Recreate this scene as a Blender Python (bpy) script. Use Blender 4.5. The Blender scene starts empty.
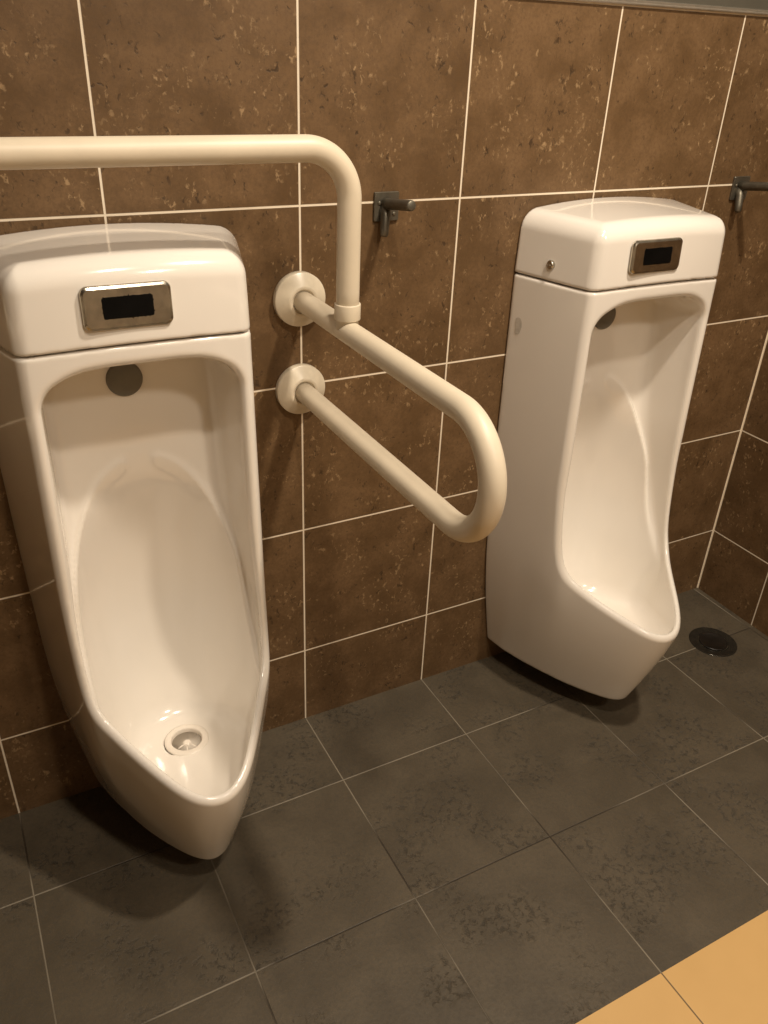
import bpy, bmesh, math, random
import numpy as np
from mathutils import Vector, Matrix

random.seed(7)
scene = bpy.context.scene
COL = scene.collection
TILE = 0.3

# ------------------------------------------------------------------ helpers
def link(o, parent=None):
    COL.objects.link(o)
    if parent is not None:
        o.parent = parent
    return o

def tag(o, label=None, cat=None, group=None, kind=None):
    if label: o['label'] = label
    if cat: o['category'] = cat
    if group: o['group'] = group
    if kind: o['kind'] = kind
    return o

def empty(name, loc, label, cat, group=None):
    o = bpy.data.objects.new(name, None)
    o.empty_display_size = 0.05
    o.location = loc
    link(o)
    return tag(o, label, cat, group)

def mesh_obj(name, verts, faces, mat, parent=None, smooth=True, loc=None):
    me = bpy.data.meshes.new(name)
    me.from_pydata([tuple(v) for v in verts], [], [tuple(f) for f in faces])
    me.update()
    if smooth:
        me.polygons.foreach_set('use_smooth', [True] * len(me.polygons))
    if mat: me.materials.append(mat)
    o = bpy.data.objects.new(name, me)
    if loc is not None: o.location = loc
    return link(o, parent)

def bm_obj(name, bm, mat, parent=None, smooth=True, loc=None, recalc=True):
    if recalc:
        bmesh.ops.recalc_face_normals(bm, faces=bm.faces)
    me = bpy.data.meshes.new(name)
    bm.to_mesh(me); bm.free()
    if smooth:
        me.polygons.foreach_set('use_smooth', [True] * len(me.polygons))
    if mat: me.materials.append(mat)
    o = bpy.data.objects.new(name, me)
    if loc is not None: o.location = loc
    return link(o, parent)

def add_tube(bm, pts, radii, n=32, cap=True):
    """sweep a circle along a polyline with parallel transport frames"""
    pts = [Vector(p) for p in pts]
    if not hasattr(radii, '__len__'): radii = [radii] * len(pts)
    tang = []
    for i in range(len(pts)):
        a = pts[max(i - 1, 0)]; b = pts[min(i + 1, len(pts) - 1)]
        tang.append((b - a).normalized())
    ref = Vector((0, 0, 1)) if abs(tang[0].z) < .9 else Vector((1, 0, 0))
    nrm = tang[0].cross(ref).normalized()
    rings = []
    for i, p in enumerate(pts):
        t = tang[i]
        nrm = (nrm - t * nrm.dot(t)).normalized()
        bn = t.cross(nrm)
        ring = [bm.verts.new(p + (nrm * math.cos(2 * math.pi * k / n) + bn * math.sin(2 * math.pi * k / n)) * radii[i]) for k in range(n)]
        rings.append(ring)
    for a, b in zip(rings[:-1], rings[1:]):
        for k in range(n):
            bm.faces.new((a[k], a[(k + 1) % n], b[(k + 1) % n], b[k]))
    if cap:
        bm.faces.new(rings[0][::-1]); bm.faces.new(rings[-1])

def add_lathe(bm, prof, n=48, mat=None, cap=True):
    """prof: list of (r, h); axis = local +Z, transformed by mat"""
    mat = mat or Matrix.Identity(4)
    rings = []
    for r, h in prof:
        if r < 1e-6:
            rings.append([bm.verts.new(mat @ Vector((0, 0, h)))])
        else:
            rings.append([bm.verts.new(mat @ Vector((r * math.cos(2 * math.pi * k / n), r * math.sin(2 * math.pi * k / n), h))) for k in range(n)])
    for a, b in zip(rings[:-1], rings[1:]):
        for k in range(n):
            k2 = (k + 1) % n
            if len(a) == 1 and len(b) == 1: continue
            if len(a) == 1: bm.faces.new((a[0], b[k2], b[k]))
            elif len(b) == 1: bm.faces.new((a[k], a[k2], b[0]))
            else: bm.faces.new((a[k], a[k2], b[k2], b[k]))
    if cap:
        if len(rings[0]) > 1: bm.faces.new(rings[0][::-1])
        if len(rings[-1]) > 1: bm.faces.new(rings[-1])

def arc(c, r, a0, a1, n, u, v):
    c = Vector(c); u = Vector(u); v = Vector(v)
    return [c + (u * math.cos(a0 + (a1 - a0) * i / n) + v * math.sin(a0 + (a1 - a0) * i / n)) * r for i in range(n + 1)]

def rounded_rect(w, h, r, n=6):
    out = []
    for cx, cz, a0 in ((w/2-r, h/2-r, 0), (-w/2+r, h/2-r, 90), (-w/2+r, -h/2+r, 180), (w/2-r, -h/2+r, 270)):
        for i in range(n + 1):
            a = math.radians(a0 + 90 * i / n)
            out.append((cx + r * math.cos(a), cz + r * math.sin(a)))
    return out

def add_plate(bm, loops):
    """loops: list of (points2d, y) -> closed solid facing -y"""
    rings = [[bm.verts.new((p[0], y, p[1])) for p in pts] for pts, y in loops]
    n = len(rings[0])
    for a, b in zip(rings[:-1], rings[1:]):
        for k in range(n):
            bm.faces.new((a[k], a[(k + 1) % n], b[(k + 1) % n], b[k]))
    bm.faces.new(rings[0]); bm.faces.new(rings[-1][::-1])

# ------------------------------------------------------------------ materials
def new_mat(name):
    m = bpy.data.materials.new(name); m.use_nodes = True
    nt = m.node_tree
    b = nt.nodes['Principled BSDF']
    return m, nt, b

class NB:
    """tiny node-building helper"""
    def __init__(self, nt): self.nt = nt
    def val(self, s, sock):
        if isinstance(s, (int, float)): sock.default_value = s
        elif isinstance(s, tuple): sock.default_value = s
        else: self.nt.links.new(s, sock)
    def math(self, op, a, b=0.0, c=None, clamp=False):
        n = self.nt.nodes.new('ShaderNodeMath'); n.operation = op; n.use_clamp = clamp
        self.val(a, n.inputs[0]); self.val(b, n.inputs[1])
        if c is not None: self.val(c, n.inputs[2])
        return n.outputs[0]
    def mix(self, f, a, b):
        n = self.nt.nodes.new('ShaderNodeMix'); n.data_type = 'RGBA'
        self.val(f, n.inputs[0]); self.val(a, n.inputs[6]); self.val(b, n.inputs[7])
        return n.outputs[2]
    def noise(self, vec, scale, detail=4, rough=.55, dist=0.0):
        n = self.nt.nodes.new('ShaderNodeTexNoise')
        n.inputs['Scale'].default_value = scale; n.inputs['Detail'].default_value = detail
        n.inputs['Roughness'].default_value = rough; n.inputs['Distortion'].default_value = dist
        self.nt.links.new(vec, n.inputs['Vector']); return n.outputs[0]
    def smooth(self, v, a, b, lo=0.0, hi=1.0):
        n = self.nt.nodes.new('ShaderNodeMapRange'); n.interpolation_type = 'SMOOTHSTEP'
        self.val(v, n.inputs[0]); n.inputs[1].default_value = a; n.inputs[2].default_value = b
        n.inputs[3].default_value = lo; n.inputs[4].default_value = hi
        return n.outputs[0]
    def coords(self):
        n = self.nt.nodes.new('ShaderNodeTexCoord'); s = self.nt.nodes.new('ShaderNodeSeparateXYZ')
        self.nt.links.new(n.outputs['Object'], s.inputs[0])
        return n.outputs['Object'], s.outputs
    def comb(self, x, y, z):
        n = self.nt.nodes.new('ShaderNodeCombineXYZ')
        self.val(x, n.inputs[0]); self.val(y, n.inputs[1]); self.val(z, n.inputs[2]); return n.outputs[0]
    def white(self, vec):
        n = self.nt.nodes.new('ShaderNodeTexWhiteNoise'); n.noise_dimensions = '3D'
        self.nt.links.new(vec, n.inputs['Vector']); return n.outputs['Value']
    def bump(self, h, strength, dist, bsdf, normal=None):
        n = self.nt.nodes.new('ShaderNodeBump'); n.inputs['Strength'].default_value = strength
        n.inputs['Distance'].default_value = dist
        self.nt.links.new(h, n.inputs['Height'])
        if normal is not None: self.nt.links.new(normal, n.inputs['Normal'])
        self.nt.links.new(n.outputs[0], bsdf.inputs['Normal']); return n.outputs[0]
    def joint(self, c, origin, half, edge=.0006):
        """1 on a grout joint, 0 on a tile; also the cell index"""
        q = self.math('DIVIDE', self.math('SUBTRACT', c, origin), TILE)
        d = self.math('MULTIPLY', self.math('SUBTRACT', .5, self.math('ABSOLUTE', self.math('SUBTRACT', self.math('FRACT', q), .5))), TILE)
        return self.smooth(d, half - edge, half + edge, 1.0, 0.0), self.math('FLOOR', q)

def simple_mat(name, col, rough=.4, metal=0.0, noise_amt=.06, nscale=40, spec=.5, coat=0.0, bump=0.0):
    m, nt, b = new_mat(name); n = NB(nt)
    vec, _ = n.coords()
    f = n.noise(vec, nscale, 3)
    c0 = tuple(max(0, c * (1 - noise_amt)) for c in col) + (1,)
    c1 = tuple(min(1, c * (1 + noise_amt)) for c in col) + (1,)
    nt.links.new(n.mix(n.smooth(f, .3, .7), c0, c1), b.inputs['Base Color'])
    b.inputs['Roughness'].default_value = rough; b.inputs['Metallic'].default_value = metal
    b.inputs['Specular IOR Level'].default_value = spec
    b.inputs['Coat Weight'].default_value = coat; b.inputs['Coat Roughness'].default_value = .03
    if bump: n.bump(f, bump, .001, b)
    return m

Z0 = 0.6426 * TILE          # first wall joint above the floor
DY = -0.6619 * TILE         # first floor joint in front of the wall
XC = 4.0489 * TILE          # right-hand wall

def wall_tile_mat(name, axis, u0, corner):
    m, nt, b = new_mat(name); n = NB(nt)
    vec, xyz = n.coords()
    u, v = xyz[axis], xyz[2]
    gu, iu = n.joint(u, u0, .0016); gv, iv = n.joint(v, Z0, .0016)
    if axis == 0: gu = n.math('MULTIPLY', gu, n.math('LESS_THAN', u, 1.1))
    g = n.math('MAXIMUM', gu, gv)
    gc = n.smooth(n.math('ABSOLUTE', n.math('SUBTRACT', u, corner)), .0030, .0042, 1.0, 0.0)
    g = n.math('MAXIMUM', g, gc)
    rnd = n.white(n.comb(iu, iv, 3.3 + axis))
    off = n.nt.nodes.new('ShaderNodeVectorMath'); off.operation = 'ADD'
    nt.links.new(vec, off.inputs[0])
    nt.links.new(n.comb(n.math('MULTIPLY', rnd, 7.0), n.math('MULTIPLY', rnd, 5.0), n.math('MULTIPLY', rnd, 9.0)), off.inputs[1])
    p = off.outputs[0]
    st = n.nt.nodes.new('ShaderNodeVectorMath'); st.operation = 'MULTIPLY'
    nt.links.new(p, st.inputs[0]); st.inputs[1].default_value = (1, 1, .78)
    q = st.outputs[0]
    cloud = n.noise(p, 14, 6, .62, .3)
    grain = n.noise(p, 160, 4, .7)
    flecks = n.noise(q, 120, 4, .62, .35)
    region = n.noise(p, 13, 4, .6, .5)
    pits = n.noise(q, 105, 4, .6, .5)
    region2 = n.noise(q, 17, 4, .6, .3)
    c = n.mix(n.smooth(cloud, .3, .7), (.112, .064, .028, 1), (.176, .105, .051, 1))
    c = n.mix(n.math('MULTIPLY', n.smooth(grain, .35, .75), .5), c, (.088, .049, .021, 1))
    fl = n.math('MULTIPLY', n.smooth(flecks, .56, .68), n.smooth(region, .46, .62))
    c = n.mix(n.math('MULTIPLY', fl, .75), c, (.40, .27, .145, 1))
    pt = n.math('MULTIPLY', n.smooth(pits, .58, .68), n.smooth(region2, .42, .58))
    c = n.mix(n.math('MULTIPLY', pt, .8), c, (.040, .023, .011, 1))
    tone = n.math('ADD', .93, n.math('MULTIPLY', rnd, .14))
    mul = nt.nodes.new('ShaderNodeVectorMath'); mul.operation = 'SCALE'
    nt.links.new(c, mul.inputs[0]); nt.links.new(tone, mul.inputs['Scale'])
    gn = n.noise(vec, 30, 3)
    gcol = n.mix(gn, (.76, .66, .52, 1), (.86, .76, .61, 1))
    nt.links.new(n.mix(g, mul.outputs[0], gcol), b.inputs['Base Color'])
    r = n.math('ADD', n.smooth(grain, .3, .7, .40, .55), n.math('MULTIPLY', g, .35))
    nt.links.new(r, b.inputs['Roughness'])
    b.inputs['Specular IOR Level'].default_value = .35
    h = n.math('SUBTRACT', n.math('MULTIPLY', grain, .25), n.math('MULTIPLY', pt, .5))
    h = n.math('SUBTRACT', h, n.math('MULTIPLY', g, 1.0))
    n.bump(h, .35, .0012, b)
    return m

def floor_mat(name, beige):
    m, nt, b = new_mat(name); n = NB(nt)
    vec, xyz = n.coords()
    gu, iu = n.joint(xyz[0], 0.0, .0013); gv, iv = n.joint(xyz[1], DY, .0013)
    gv = n.math('MULTIPLY', gv, n.math('LESS_THAN', xyz[1], DY - 2 * TILE - .01) if beige else n.math('GREATER_THAN', xyz[1], DY - 2 * TILE + .01))
    g = n.math('MAXIMUM', gu, gv)
    rnd = n.white(n.comb(iu, iv, 1.7))
    off = nt.nodes.new('ShaderNodeVectorMath'); off.operation = 'ADD'
    nt.links.new(vec, off.inputs[0])
    nt.links.new(n.comb(n.math('MULTIPLY', rnd, 7.0), n.math('MULTIPLY', rnd, 5.0), 0.0), off.inputs[1])
    p = off.outputs[0]
    if beige:
        cl = n.noise(p, 10, 4, .5)
        c = n.mix(cl, (.62, .385, .145, 1), (.71, .455, .185, 1))
        gcol = (.16, .10, .05, 1)
        nt.links.new(n.mix(g, c, gcol), b.inputs['Base Color'])
        b.inputs['Roughness'].default_value = .45
        n.bump(n.math('SUBTRACT', n.math('MULTIPLY', cl, .2), g), .3, .001, b)
        return m
    cloud = n.noise(p, 7, 5, .6, .4)
    grain = n.noise(p, 130, 5, .7)
    chips = n.noise(p, 75, 6, .75, .3)
    region = n.noise(p, 6, 3, .5)
    c = n.mix(n.smooth(cloud, .3, .7), (.072, .057, .037, 1), (.104, .083, .055, 1))
    ch = n.math('MULTIPLY', n.smooth(chips, .50, .62), n.smooth(region, .46, .60))
    c = n.mix(n.math('MULTIPLY', n.smooth(grain, .4, .7), .35), c, (.045, .039, .030, 1))
    c = n.mix(n.math('MULTIPLY', ch, .6), c, (.026, .021, .014, 1))
    gn = n.noise(vec, 3.2, 2, .5)
    gcol = n.mix(n.smooth(gn, .42, .56), (.030, .022, .014, 1), (.26, .225, .17, 1))
    nt.links.new(n.mix(n.math('MULTIPLY', g, .9), c, gcol), b.inputs['Base Color'])
    nt.links.new(n.smooth(grain, .3, .7, .42, .62), b.inputs['Roughness'])
    b.inputs['Specular IOR Level'].default_value = .45
    h = n.math('ADD', n.math('MULTIPLY', cloud, 1.2), n.math('MULTIPLY', grain, .35))
    h = n.math('SUBTRACT', h, n.math('MULTIPLY', ch, .6))
    h = n.math('SUBTRACT', h, n.math('MULTIPLY', g, .8))
    n.bump(h, .45, .003, b)
    return m

M_wall = wall_tile_mat('brown_wall_tile', 0, 0.0, XC)
M_side = wall_tile_mat('brown_side_tile', 1, -0.192, 0.0)
M_floor = floor_mat('charcoal_slate_tile', False)
M_beige = floor_mat('beige_floor_tile', True)
M_paint = simple_mat('grey_painted_wall', (.085, .078, .060), .55, noise_amt=.05, nscale=20)
M_white = simple_mat('cream_painted_ceiling', (.42, .37, .30), .8, noise_amt=.03)
M_left = simple_mat('brown_laminate', (.09, .055, .030), .5, noise_amt=.1, nscale=12)
M_trim = simple_mat('satin_aluminium_trim', (.60, .54, .46), .32, metal=.85, noise_amt=.06, nscale=60)
M_porc = simple_mat('white_glazed_porcelain', (.83, .785, .72), .14, noise_amt=.012, nscale=5, spec=.5, coat=.6)
M_ivory = simple_mat('ivory_vinyl_coating', (.68, .595, .46), .42, noise_amt=.03, nscale=18, spec=.45, bump=.04)
M_ivory_dirty = simple_mat('aged_ivory_plastic', (.68, .605, .475), .28, noise_amt=.07, nscale=35)
M_steel = simple_mat('worn_stainless_steel', (.50, .46, .39), .26, metal=1.0, noise_amt=.16, nscale=55)
M_dull = simple_mat('dull_grey_metal', (.15, .135, .105), .45, metal=.75, noise_amt=.14, nscale=50)
M_black = simple_mat('black_sensor_glass', (.003, .003, .003), .35, noise_amt=.2, spec=.12)
M_cap = simple_mat('grey_rubber_cap', (.15, .14, .115), .5, noise_amt=.08)
M_plastic = simple_mat('white_strainer_plastic', (.80, .74, .66), .35, noise_amt=.03)
M_hole = simple_mat('dark_drain_interior', (.012, .010, .008), .3, noise_amt=.2)
M_drain = simple_mat('dark_glossy_drain_metal', (.05, .045, .036), .18, metal=.6, noise_amt=.15, nscale=60)
M_chrome = simple_mat('chrome_screw', (.55, .52, .46), .2, metal=1.0, noise_amt=.1)
M_tape = simple_mat('sticker_residue', (.56, .52, .46), .6, noise_amt=.1, nscale=120)

# ------------------------------------------------------------------ the room
XL, YF, ZC, ZT = -1.9, -2.4, 2.5, 1.3935
def quad(name, pts, mat):
    return tag(mesh_obj(name, pts, [(0, 1, 2, 3)], mat, smooth=False), kind='structure')

def wall_slab(name, verts_lo, mat_lo, mat_hi, zs):
    """two-storey wall: tiled dado below, painted band above"""
    (x0, y0), (x1, y1) = verts_lo
    vs = []
    for z in zs: vs += [(x0, y0, z), (x1, y1, z)]
    o = mesh_obj(name, vs, [(0, 1, 3, 2), (2, 3, 5, 4)], mat_lo, smooth=False)
    o.data.materials.append(mat_hi); o.data.polygons[1].material_index = 1
    return tag(o, kind='structure')

YB = DY - 2 * TILE
fl = mesh_obj('floor', [(XL, 0, 0), (XL, YB, 0), (XC, YB, 0), (XC, 0, 0), (XL, YF, 0), (XC, YF, 0)],
              [(0, 1, 2, 3), (1, 4, 5, 2)], M_floor, smooth=False)
fl.data.materials.append(M_beige); fl.data.polygons[1].material_index = 1
tag(fl, kind='structure')
wall_slab('wall_back', ((XL, 0), (XC, 0)), M_wall, M_paint, (0, ZT, ZC))
wall_slab('wall_right', ((XC, 0), (XC, YF)), M_side, M_paint, (0, ZT, ZC))
quad('wall_left', [(XL, YF, 0), (XL, 0, 0), (XL, 0, ZC), (XL, YF, ZC)], M_left)
quad('wall_front', [(XC, YF, 0), (XL, YF, 0), (XL, YF, ZC), (XC, YF, ZC)], M_white)
quad('ceiling', [(XL, 0, ZC), (XC, 0, ZC), (XC, YF, ZC), (XL, YF, ZC)], M_white)

def trim_bar(name, along_x):
    prof = [(0, 0), (-.0045, 0), (-.006, .0012), (-.006, .0030), (-.0035, .0042), (-.0035, .0075), (-.0015, .0085), (0, .0085)]
    vs, fs = [], []
    for e in (0, 1):
        for a, h in prof:
            if along_x: vs.append(((XL, XC)[e], a, ZT + h))
            else: vs.append((XC + a, (0, YF)[e], ZT + h))
    n = len(prof)
    for k in range(n): fs.append((k, (k + 1) % n, n + (k + 1) % n, n + k))
    fs += [tuple(range(n))[::-1], tuple(range(n, 2 * n))]
    return tag(mesh_obj(name, vs, fs, M_trim, smooth=False), kind='structure')
trim_bar('trim_1', True)
trim_bar('trim_2', False)

# ------------------------------------------------------------------ implicit porcelain
def rint(a, b, r):
    u = np.maximum(a + r, 0); v = np.maximum(b + r, 0)
    return np.minimum(np.maximum(a, b), -r) + np.sqrt(u * u + v * v)

def smax(a, b, r):
    k = 1.17 * r
    h = np.maximum(k - np.abs(a - b), 0) / k
    return np.maximum(a, b) + h * h * k * .25

PLZ = np.array([.07, .20, .33, .60, .97])
PL_PTS = [
    [(.156, 0), (.148, .055), (.132, .109), (.112, .16), (.091, .208), (.066, .252), (.039, .292), (.018, .314), (0, .320)],
    [(.178, 0), (.168, .08), (.153, .15), (.134, .20), (.110, .25), (.086, .295), (.063, .331), (.041, .356), (.018, .368), (0, .371)],
    [(.192, 0), (.178, .08), (.163, .17), (.153, .212), (.129, .25), (.107, .29), (.090, .32), (.070, .354), (.051, .382), (.028, .405), (0, .412)],
    [(.199, 0), (.181, .08), (.159, .18), (.150, .215), (.129, .255), (.107, .295), (.089, .325), (.069, .359), (.049, .385), (.026, .406), (0, .412)],
    [(.203, 0), (.182, .08), (.153, .18), (.144, .215), (.127, .255), (.107, .295), (.089, .325), (.069, .359), (.049, .385), (.026, .406), (0, .412)],
]
NPHI = 181
PHI = np.linspace(0, math.pi / 2, NPHI)
def _table(pts):
    p = np.array(pts)
    # dense resample then polar
    s = np.linspace(0, len(p) - 1, 800); i = np.arange(len(p))
    x = np.interp(s, i, p[:, 0]); t = np.interp(s, i, p[:, 1])
    ph = np.arctan2(x, t); rr = np.hypot(x, t)
    o = np.argsort(ph)
    r = np.interp(PHI, ph[o], rr[o])
    ext = np.concatenate([r[:0:-1], r, np.full(20, r[-1])])       # mirrored at the tip
    k = np.exp(-.5 * (np.arange(-14, 15) / 4.5) ** 2); k /= k.sum()
    e = np.convolve(np.pad(ext, 14, mode='edge'), k, mode='valid')
    return e[NPHI - 1:2 * NPHI - 1]
_PR = np.stack([_table(p) for p in PL_PTS])
ZG0, ZGD, ZGN = .03, .01, 100
_zg = ZG0 + ZGD * np.arange(ZGN)
_lo = _PR[0] + (_PR[1] - _PR[0]) / .13 * np.minimum(_zg - .07, 0)[:, None]
PL_R = np.stack([np.interp(_zg, PLZ, _PR[:, k]) for k in range(NPHI)], 1)
PL_R = np.where((_zg < .07)[:, None], _lo, PL_R)
_k = np.exp(-.5 * (np.arange(-12, 13) / 5.0) ** 2); _k /= _k.sum()
_pad = np.concatenate([2 * PL_R[0] - PL_R[12:0:-1], PL_R, np.repeat(PL_R[-1:], 12, 0)])
PL_R = sum(_k[i] * _pad[i:i + ZGN] for i in range(25))

def plan(x, t, z):
    ph = np.arctan2(np.abs(x), np.maximum(t, 0) + 1e-6)
    rho = np.sqrt(x * x + np.maximum(t, 0) ** 2 + 1e-12)
    fi = np.clip(ph / (math.pi / 2) * (NPHI - 1), 0, NPHI - 1.001)
    i = fi.astype(int); f = fi - i
    fz = np.clip((z - ZG0) / ZGD, 0, ZGN - 1.001)
    j = fz.astype(int); g = fz - j
    r = (PL_R[j, i] * (1 - f) + PL_R[j, i + 1] * f) * (1 - g) + (PL_R[j + 1, i] * (1 - f) + PL_R[j + 1, i + 1] * f) * g
    d = rho - r
    # radial distance -> approximately normal distance
    dr = (PL_R[j, i + 1] - PL_R[j, i]) / (PHI[1] - PHI[0])
    return d / np.sqrt(1 + (dr / np.maximum(r, .05)) ** 2)

CUT = np.array([(.183, 1.2), (.183, .95), (.185, .85), (.188, .70), (.191, .60), (.191, .53), (.193, .465), (.199, .425), (.210, .395),
                (.229, .372), (.263, .353), (.300, .338), (.345, .322), (.395, .3005), (.46, .275)])
# soften the corner of the cut
def _smooth_poly(P, it=3):
    for _ in range(it):
        Q = [P[0]]
        for a, b in zip(P[:-1], P[1:]):
            Q += [a * .75 + b * .25, a * .25 + b * .75]
        Q.append(P[-1]); P = np.array(Q)
    return P
CUTS = _smooth_poly(CUT, 2)
def cut(t, z):
    best = np.full(np.shape(t), 1e9)
    for a, b in zip(CUTS[:-1], CUTS[1:]):
        e = b - a; L2 = e @ e
        h = np.clip(((t - a[0]) * e[0] + (z - a[1]) * e[1]) / L2, 0, 1)
        best = np.minimum(best, (t - a[0] - h * e[0]) ** 2 + (z - a[1] - h * e[1]) ** 2)
    tf = np.interp(z, CUTS[::-1, 1], CUTS[::-1, 0])
    return np.where(t > tf, 1, -1) * np.sqrt(best)

def sstep(a, b, v):
    q = np.clip((v - a) / (b - a), 0, 1); return q * q * (3 - 2 * q)

SEAM = .953
def seam_z(x, t): return SEAM + .007 * np.clip(1 - (x / .165) ** 2, 0, 1) * np.clip(t / .18, 0, 1.2)

TA_Z = np.array([.20, .28, .33, .37, .42, .50, .60, .66, .70, .75, .90, 1.0])
TA_T = np.array([.260, .232, .205, .175, .140, .108, .082, .070, .064, .059, .050, .048])
TB_T = np.array([.090, .058, .044, .036, .028, .024, .026, .034, .045, .057, .048, .046])
_tz = np.linspace(.0, 1.1, 441)
def _soft(v, sg=9):
    e = np.interp(_tz, TA_Z, v); k = np.exp(-.5 * (np.arange(-30, 31) / sg) ** 2); k /= k.sum()
    return np.convolve(np.pad(e, 30, mode='edge'), k, mode='valid')
TA_S, TB_S = _soft(TA_T), _soft(TB_T)
DR_T, DR_Z = .156, .205

def bowl(x, t, z):
    ax = np.abs(x)
    w = sstep(.42, .6, z)
    outer = plan(x, t, z)
    outer = rint(outer, cut(t + w * .010 * (x / .15) ** 2, z), .011)
    outer = rint(outer, .060 - z, .014)
    outer = rint(outer, z - seam_z(x, t), .004)
    outer = rint(outer, .0015 - t, .003)
    # cavity
    tA = np.interp(z, _tz, TA_S); tB = np.interp(z, _tz, TB_S)
    s = t - tA
    ea, eh, ez = .138, .388, .338
    zr = np.abs(z - ez) / eh
    pz = np.where(z > ez, 2.5, 2.0)
    e2 = (x / ea) ** 2 + zr ** pz
    e = np.sqrt(e2 + 1e-9) - 1
    gr = np.sqrt((x / ea ** 2) ** 2 + (.5 * pz * zr ** (pz - 1) / eh) ** 2 + 1e-9) / (e + 1)
    en = e / gr                                            # distance from the outline of the scoop, seen from the front
    latr = plan(x, t, z) + .0140
    crest = .0190 * np.exp(-((en - .005) / .0092) ** 2) * sstep(.016, .034, ax) * sstep(.26, .42, z) * sstep(.010, .030, -latr)
    A = -(s - crest) * .93
    b = np.maximum(tA - tB, .004)
    q = 1 - e2
    qd = np.where(q > -.5, q * (1 + .7 * (1 - np.clip(q, -.5, 1))), q * 2)
    gq = 1.05 * b * (1 + .7 * (1 - 2 * np.clip(q, 0, 1))) * 2
    B = -(s + 1.05 * b * qd) / np.sqrt(1.15 + (gq * x / ea ** 2) ** 2 + (gq * .5 * pz * zr ** (pz - 1) / eh) ** 2)
    solidAB = smax(-A, -B, .006)
    th = .0140
    lat = plan(x, t, z) + th
    lat = smax(lat, ax - (.120 + .120 * t + .018 * (1 - sstep(.38, .66, z))), .012)
    ceil = z - (.9305 - .036 * (ax / .138) ** 4 - .10 * np.maximum(.17 - t, 0))
    flo = (DR_Z + .062 * np.clip((t - DR_T) / .22, 0, 1.2) ** 2 + .25 * x * x) - z
    cav = smax(-solidAB, lat, .022)
    cav = smax(cav, flo, .026)
    cav = smax(cav, ceil, .017)
    hole = np.maximum(np.sqrt(x * x + (t - DR_T) ** 2) - .0345, DR_Z - .016 - z)
    cav = np.minimum(cav, np.maximum(hole, z - DR_Z - .02))
    return smax(outer, -cav, .0068 + .0055 * sstep(.42, .60, z))

def lid(x, t, z):
    ax = np.abs(x)
    side = (ax - (.2030 - .272 * np.clip(t, 0, .3)) + .035 * (z - .955)) * .965
    front = t + .012 * (x / .15) ** 2 - (.1870 - .05 * (z - .955))
    top = z - (1.0820 - .05 * np.maximum(t, 0) - .010 * (x / .16) ** 2)
    f = rint(side, front, .015)
    f = rint(f, top, .030)
    f = rint(f, seam_z(x, t) + .0028 - z, .004)
    return rint(f, .0015 - t, .003)

def surface_nets(fn, lo, hi, h):
    ax = [np.arange(lo[i], hi[i] + h, h) for i in range(3)]
    X, T, Z = np.meshgrid(*ax, indexing='ij')
    F = fn(X, T, Z)
    n0, n1, n2 = F.shape
    sgn = F < 0
    cnt = np.zeros((n0 - 1, n1 - 1, n2 - 1), int)
    for a in (0, 1):
        for b in (0, 1):
            for c in (0, 1):
                cnt += sgn[a:n0 - 1 + a, b:n1 - 1 + b, c:n2 - 1 + c]
    act = (cnt > 0) & (cnt < 8)
    idx = np.full(act.shape, -1); idx[act] = np.arange(act.sum())
    ci = np.argwhere(act)
    acc = np.zeros((len(ci), 3)); num = np.zeros(len(ci))
    corners = [(a, b, c) for a in (0, 1) for b in (0, 1) for c in (0, 1)]
    for p in corners:
        for d in range(3):
            if p[d] == 0:
                q = list(p); q[d] = 1
                fa = F[ci[:, 0] + p[0], ci[:, 1] + p[1], ci[:, 2] + p[2]]
                fb = F[ci[:, 0] + q[0], ci[:, 1] + q[1], ci[:, 2] + q[2]]
                m = (fa < 0) != (fb < 0)
                al = np.where(m, fa / np.where(m, fa - fb, 1), 0)
                pos = np.tile(np.array(p, float), (len(ci), 1)); pos[:, d] += al
                acc[m] += pos[m]; num[m] += 1
    V = (ci + acc / num[:, None]) * h + np.array(lo)
    faces = []
    for d in range(3):
        e = [(d + 1) % 3, (d + 2) % 3]
        sl0 = [slice(None)] * 3; sl1 = [slice(None)] * 3
        sl0[d] = slice(0, -1); sl1[d] = slice(1, None)
        ch = sgn[tuple(sl0)] != sgn[tuple(sl1)]
        P = np.argwhere(ch)
        P = P[(P[:, e[0]] > 0) & (P[:, e[1]] > 0) & (P[:, e[0]] < F.shape[e[0]] - 1) & (P[:, e[1]] < F.shape[e[1]] - 1)]
        neg = sgn[P[:, 0], P[:, 1], P[:, 2]]
        def g(o1, o2):
            Q = P.copy(); Q[:, e[0]] += o1; Q[:, e[1]] += o2
            return idx[Q[:, 0], Q[:, 1], Q[:, 2]]
        q = np.stack([g(-1, -1), g(0, -1), g(0, 0), g(-1, 0)], 1)
        q[~neg] = q[~neg][:, ::-1]
        faces.append(q)
    Fc = np.concatenate(faces)
    e_ = h * .15
    for _ in range(5):                                   # pull the vertices on to the exact surface
        f = fn(*V.T)
        G = np.stack([(fn(*(V + d).T) - fn(*(V - d).T)) / (2 * e_) for d in np.eye(3) * e_], 1)
        g2 = np.maximum((G * G).sum(1), .05)
        st = -(f / g2)[:, None] * G
        ln = np.linalg.norm(st, axis=1, keepdims=True)
        V = V + st * np.minimum(1, .35 * h / np.maximum(ln, 1e-9))
    return V, Fc

UB = .060                                                 # underside height of a urinal
def implicit_obj(name, fn, lo, hi, h, mat, parent):
    V, Fc = surface_nets(fn, lo, hi, h)
    W = np.stack([V[:, 0], -V[:, 1], V[:, 2] - UB], 1)
    Fc = Fc[:, ::-1]                                     # t = -y flips handedness
    return mesh_obj(name, W, Fc.tolist(), mat, parent)

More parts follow.
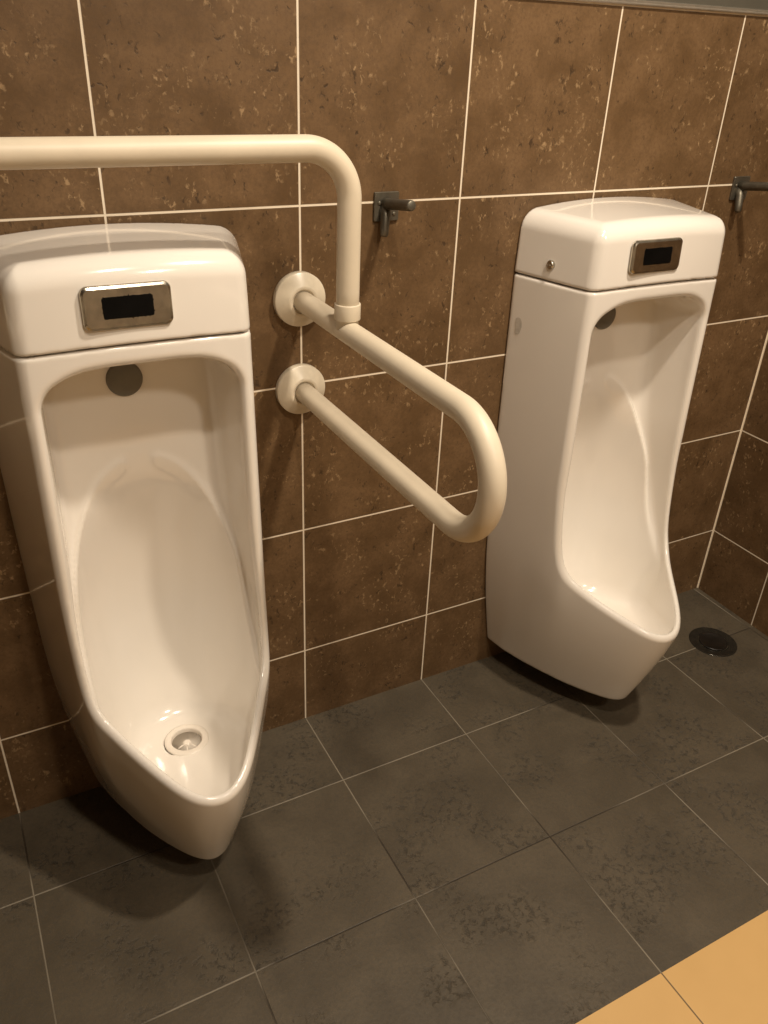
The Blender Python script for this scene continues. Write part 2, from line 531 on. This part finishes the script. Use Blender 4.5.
# ------------------------------------------------------------------ urinals
GRP = 'wall hung urinals along the tiled wall'
CL, CR = -.3050, .635
L_LABEL = 'white urinal framed by the ivory grab rail, with worn steel sensor plate'
R_LABEL = 'white urinal near the corner beside the floor drain, with no rail of its own'

def add_parts(root, sx, sticker):
    # sensor plate
    s = empty_part = None
    bm = bmesh.new()
    add_plate(bm, [(rounded_rect(.116, .057, .010), 0.0), (rounded_rect(.116, .057, .010), -.003),
                   (rounded_rect(.114, .055, .009), -.0052), (rounded_rect(.108, .049, .007), -.0068)])
    pl = bm_obj('sensor_plate', bm, M_steel, root, smooth=False, loc=(sx, -.1825, 1.0135 - UB))
    pl.rotation_euler = (math.radians(-3.0), 0, 0)
    bm = bmesh.new()
    rng = random.Random(5)
    out = []
    base = rounded_rect(.065, .028, .003, 4)
    for i in range(len(base)):
        (xa, za), (xb, zb) = base[i], base[(i + 1) % len(base)]
        m = max(1, int(math.hypot(xb - xa, zb - za) / .0012))
        for q in range(m):
            u = q / m; px, pz = xa + (xb - xa) * u, za + (zb - za) * u
            d = rng.uniform(-.0002, .00035) + (rng.random() < .09) * rng.uniform(.0006, .0020)
            L = math.hypot(px * .45, pz) or 1
            out.append((px + d * px * .45 / L, pz + d * pz / L))
    add_plate(bm, [(out, -.0060), (out, -.0072)])
    w = bm_obj('sensor_window', bm, M_black, pl, smooth=False)
    w['label'] = 'black sensor window'
    return pl

urinal = empty('urinal', (CL, 0, UB), L_LABEL, 'urinal', GRP)
implicit_obj('bowl', bowl, (-.220, -.012, .045), (.220, .428, .975), .0035, M_porc, urinal)
implicit_obj('lid', lid, (-.216, -.012, .94), (.216, .21, 1.10), .0035, M_porc, urinal)
plateL = add_parts(urinal, -.014, False)
# flush outlet cap on the back of the bowl
Rx = Matrix.Rotation(math.radians(90), 4, 'X')           # local +Z -> world -Y
bm = bmesh.new()
add_lathe(bm, [(.0272, -.03), (.0272, .006), (.0262, .0095), (.023, .011), (0, .0115)], 48, Rx)
cap = bm_obj('flush_cap', bm, M_cap, urinal, loc=(-.006, -.048, .866 - UB))
# strainer in the bowl floor
bm = bmesh.new()
add_lathe(bm, [(.0262, -.0085), (.0272, -.001), (.0278, .0022), (.029, .0030), (.037, .0027), (.0395, .0010), (.0395, -.0012), (.034, -.0016), (.034, -.0095), (.0262, -.0095)], 56, cap=False)
ring = bm_obj('drain_strainer', bm, M_plastic, urinal, loc=(.006, -DR_T, DR_Z - UB + .0005))
bm = bmesh.new()
add_lathe(bm, [(.0266, -.0060), (.0250, -.0066), (.012, -.0074), (.0075, -.0072), (.0062, -.0048), (.0040, -.0040), (0, -.0039)], 40)
for k in range(3):
    a = math.radians(205 + 50 * k)
    add_tube(bm, [(math.cos(a) * .007, math.sin(a) * .007, -.0062), (math.cos(a) * .020, math.sin(a) * .020, -.0064)], .0015, 8)
bm_obj('strainer_dish', bm, M_plastic, ring)
# screw on the side of the lid
bm = bmesh.new()
Rs = Matrix.Rotation(math.radians(-90), 4, 'Y')          # local +Z -> -X
add_lathe(bm, [(.0085, -.003), (.0085, .002), (.0075, .0035), (.0055, .0042), (.0045, .0030), (.0030, .0030), (.0022, .0042), (0, .0044)], 28, Rs)
scr = bm_obj('lid_screw', bm, M_chrome, urinal, loc=(-(.2025 - .272 * .080), -.080, .985 - UB))

kids = list(urinal.children)
urinal2 = urinal.copy(); COL.objects.link(urinal2)
urinal2.location = (CR, 0, UB); urinal2['label'] = R_LABEL
for k in kids:
    c = k.copy(); COL.objects.link(c); c.parent = urinal2
    if k is plateL: c.location.x = -.034
    for g in k.children:
        d = g.copy(); COL.objects.link(d); d.parent = c

# scrap of old sticker on the left flank of the far urinal
vs = []
for i in range(13):
    a = 2 * math.pi * i / 13
    dt, dz = math.cos(a) * .0075 * (1 + .22 * math.sin(3 * a + 1)), math.sin(a) * .020 * (1 + .18 * math.cos(2 * a))
    t_, z_ = .026 + dt, .858 + dz
    hw = np.linspace(.15, .23, 401)
    f_ = bowl(-hw, np.full(401, t_), np.full(401, z_))
    vs.append((-(np.interp(0, f_, hw) + .0005), -t_, z_ - UB))
st_ = mesh_obj('sticker_residue', vs, [tuple(range(13))], M_tape, urinal2, smooth=False)
st_['label'] = 'grey scrap of old sticker'

# ------------------------------------------------------------------ grab rail
RX, TR = -.005, .017
ZU, ZLW, YP, ZB, RB = .9465, .7875, -.190, 1.1985, .066
RX2 = 2 * (-.315) - RX
rail = empty('grab_rail', ((RX + RX2) / 2, 0, ZLW - .045), 'ivory coated tubular grab rail fixed to the wall around the nearer urinal', 'grab rail')
ro = Vector(rail.location)
def rp(x, y, z): return Vector((x, y, z)) - ro
for x in (RX, RX2):
    r = (ZU - ZLW) / 2; yc = -.508
    path = [rp(x, -.004, ZU)] + [rp(x, yc * i / 8, ZU) for i in range(1, 8)]
    path += arc(rp(x, yc, (ZU + ZLW) / 2), r, math.pi / 2, -math.pi / 2, 36, (0, -1, 0), (0, 0, 1))
    path += [rp(x, yc * i / 8, ZLW) for i in range(7, 0, -1)] + [rp(x, -.004, ZLW)]
    bm = bmesh.new(); add_tube(bm, path, TR, 36); bm_obj('side_loop', bm, M_ivory, rail)
    for z in (ZU, ZLW):
        bm = bmesh.new()
        add_lathe(bm, [(TR + .0005, .0005), (.0446, .0005), (.0450, .001), (.0450, .0112), (.0447, .0120), (.0440, .0126), (.0430, .0133), (.0265, .0245), (.0252, .0252), (.0240, .0255), (.0206, .0255), (.0200, .0251), (.0198, .0244), (TR + .0004, .0232)], 64, Rx, cap=False)
        bm_obj('wall_flange', bm, M_ivory_dirty, rail, loc=rp(x, 0, z))
    bm = bmesh.new()
    add_lathe(bm, [(TR + .0003, ZU + .018), (TR + .0022, ZU + .0185), (TR + .0025, ZU + .0195), (TR + .0025, ZU + .0405), (TR + .0021, ZU + .0418), (TR + .0002, ZU + .042)], 48, cap=False)
    bm_obj('collar', bm, M_ivory, rail, loc=rp(x, YP, 0))
path = [rp(RX, YP, ZU + .004), rp(RX, YP, ZU + .06), rp(RX, YP, ZU + .12), rp(RX, YP, ZB - RB - .005)]
path += arc(rp(RX - RB, YP, ZB - RB), RB, 0, math.pi / 2, 24, (1, 0, 0), (0, 0, 1))
nb = 10
x0, x1 = RX - RB, RX2 + RB
path += [rp(x0 + (x1 - x0) * i / nb, YP, ZB) for i in range(1, nb)]
path += arc(rp(RX2 + RB, YP, ZB - RB), RB, math.pi / 2, math.pi, 24, (1, 0, 0), (0, 0, 1))
path += [rp(RX2, YP, ZB - RB - .005), rp(RX2, YP, ZU + .12), rp(RX2, YP, ZU + .06), rp(RX2, YP, ZU + .004)]
bm = bmesh.new(); add_tube(bm, path, TR, 36); bm_obj('front_bar', bm, M_ivory, rail)

# ------------------------------------------------------------------ wall hooks
HG = 'metal hooks on the brown tiled wall'
def build_hook(loc, label):
    h = empty('coat_hook', loc, label, 'hook', HG)
    bm = bmesh.new()
    add_plate(bm, [(rounded_rect(.046, .046, .002, 3), -.0003), (rounded_rect(.046, .046, .002, 3), -.0035), (rounded_rect(.0445, .0445, .0015, 3), -.0045)])
    p = bm_obj('backplate', bm, M_dull, h, smooth=False)
    for dx, dz in ((-.014, .006), (.014, -.012)):
        bm = bmesh.new()
        add_lathe(bm, [(.0032, .004), (.0032, .0055), (.002, .0062), (0, .0062)], 16, Rx)
        bm_obj('screw', bm, M_dull, p, loc=(dx, 0, dz))
    bm = bmesh.new()
    add_tube(bm, [(-.002, -.004, .004), (-.002, -.020, .0065), (-.0015, -.060, .0115), (-.001, -.086, .0150), (-.001, -.0885, .0154), (-.001, -.0895, .0155)],
             [.0100, .0088, .0085, .0085, .0078, .0060], 24)
    bm_obj('upper_peg', bm, M_dull, h)
    bm = bmesh.new()
    add_tube(bm, [(-.003, -.004, .000), (-.006, -.012, -.014), (-.010, -.018, -.032), (-.0115, -.020, -.042), (-.012, -.0205, -.0445)],
             [.0095, .0085, .0075, .0070, .0050], 20)
    bm_obj('lower_peg', bm, M_dull, h)
    return h
hook = build_hook((.154, 0, 1.0855), 'grey metal wall hook between the ivory rail post and the far urinal')
hook2 = hook.copy(); COL.objects.link(hook2)
hook2.location = (.992, 0, 1.0855)
hook2['label'] = 'grey metal wall hook right of the far urinal, its long peg running out of frame'
for k in list(hook.children):
    c = k.copy(); COL.objects.link(c); c.parent = hook2
    for g in k.children:
        d = g.copy(); COL.objects.link(d); d.parent = c

# ------------------------------------------------------------------ floor drain
fd = empty('floor_drain', (1.062, -.200, 0), 'round metal floor drain in dark slate tiles by the corner', 'drain')
bm = bmesh.new()
add_lathe(bm, [(.060, .0003), (.060, .0018), (.0585, .0026), (.0565, .0018), (.040, .0010), (.0375, .0006), (.0375, .0003)], 64, cap=False)
r_ = bm_obj('rim', bm, M_drain, fd); 
bm = bmesh.new()
add_lathe(bm, [(.0365, .0003), (.0365, .0030), (.0350, .0042), (.0325, .0036), (.0300, .0020), (0, .0020)], 56)
c_ = bm_obj('cover', bm, M_hole, fd)

# ------------------------------------------------------------------ light
def lamp(name, loc, power, size, col, target=None, spot=None, blend=.5):
    if spot:
        ld = bpy.data.lights.new(name, 'SPOT'); ld.spot_size = math.radians(spot); ld.spot_blend = blend
        ld.shadow_soft_size = size
    else:
        ld = bpy.data.lights.new(name, 'AREA'); ld.shape = 'DISK'; ld.size = size
    ld.energy = power; ld.color = col
    o = bpy.data.objects.new(name, ld); o.location = loc
    if target is not None:
        o.rotation_euler = (Vector(target) - Vector(loc)).to_track_quat('-Z', 'Y').to_euler()
    COL.objects.link(o); return o
WARM = (1.0, .86, .69)
lamp('downlight_right', (.48, -.85, 2.46), 62, .05, WARM, (.48, -.85, 0), spot=150, blend=.9)
lamp('downlight_left', (-.14, -1.30, 2.46), 32, .05, WARM, (-.14, -1.30, 0), spot=150, blend=.9)
lamp('downlight_front', (.45, -2.25, 2.44), 33, .10, WARM, (.25, -1.2, 0), spot=160, blend=.9)

w = bpy.data.worlds.new('room_world'); scene.world = w; w.use_nodes = True
w.node_tree.nodes['Background'].inputs[0].default_value = (1, .82, .6, 1)
w.node_tree.nodes['Background'].inputs[1].default_value = .02

# ------------------------------------------------------------------ camera
F = 822.234
cam = bpy.data.cameras.new('camera'); co = bpy.data.objects.new('camera', cam); COL.objects.link(co)
cam.sensor_fit = 'VERTICAL'; cam.sensor_height = 36.0; cam.lens = 36.0 * F / 1024.0
cam.clip_start = .02
yaw, pitch, roll = 0.5066727, 0.5210802, 0.0448885
cy, sy, cp, sp, cr, sr = math.cos(yaw), math.sin(yaw), math.cos(pitch), math.sin(pitch), math.cos(roll), math.sin(roll)
fwd = Vector((sy * cp, cy * cp, -sp)); right = Vector((cy, -sy, 0)); up = right.cross(fwd)
R0 = right * cr + up * sr; R1 = -right * sr + up * cr
mat = Matrix((R0, R1, -fwd)).transposed().to_4x4()
mat.translation = Vector((-.52785, -1.27046, 1.32588))
co.matrix_world = mat
scene.camera = co

scene.view_settings.view_transform = 'Standard'
scene.view_settings.look = 'None'
scene.view_settings.gamma = 1.0
scene.view_settings.use_curve_mapping = False
scene.view_settings.exposure = 0.88
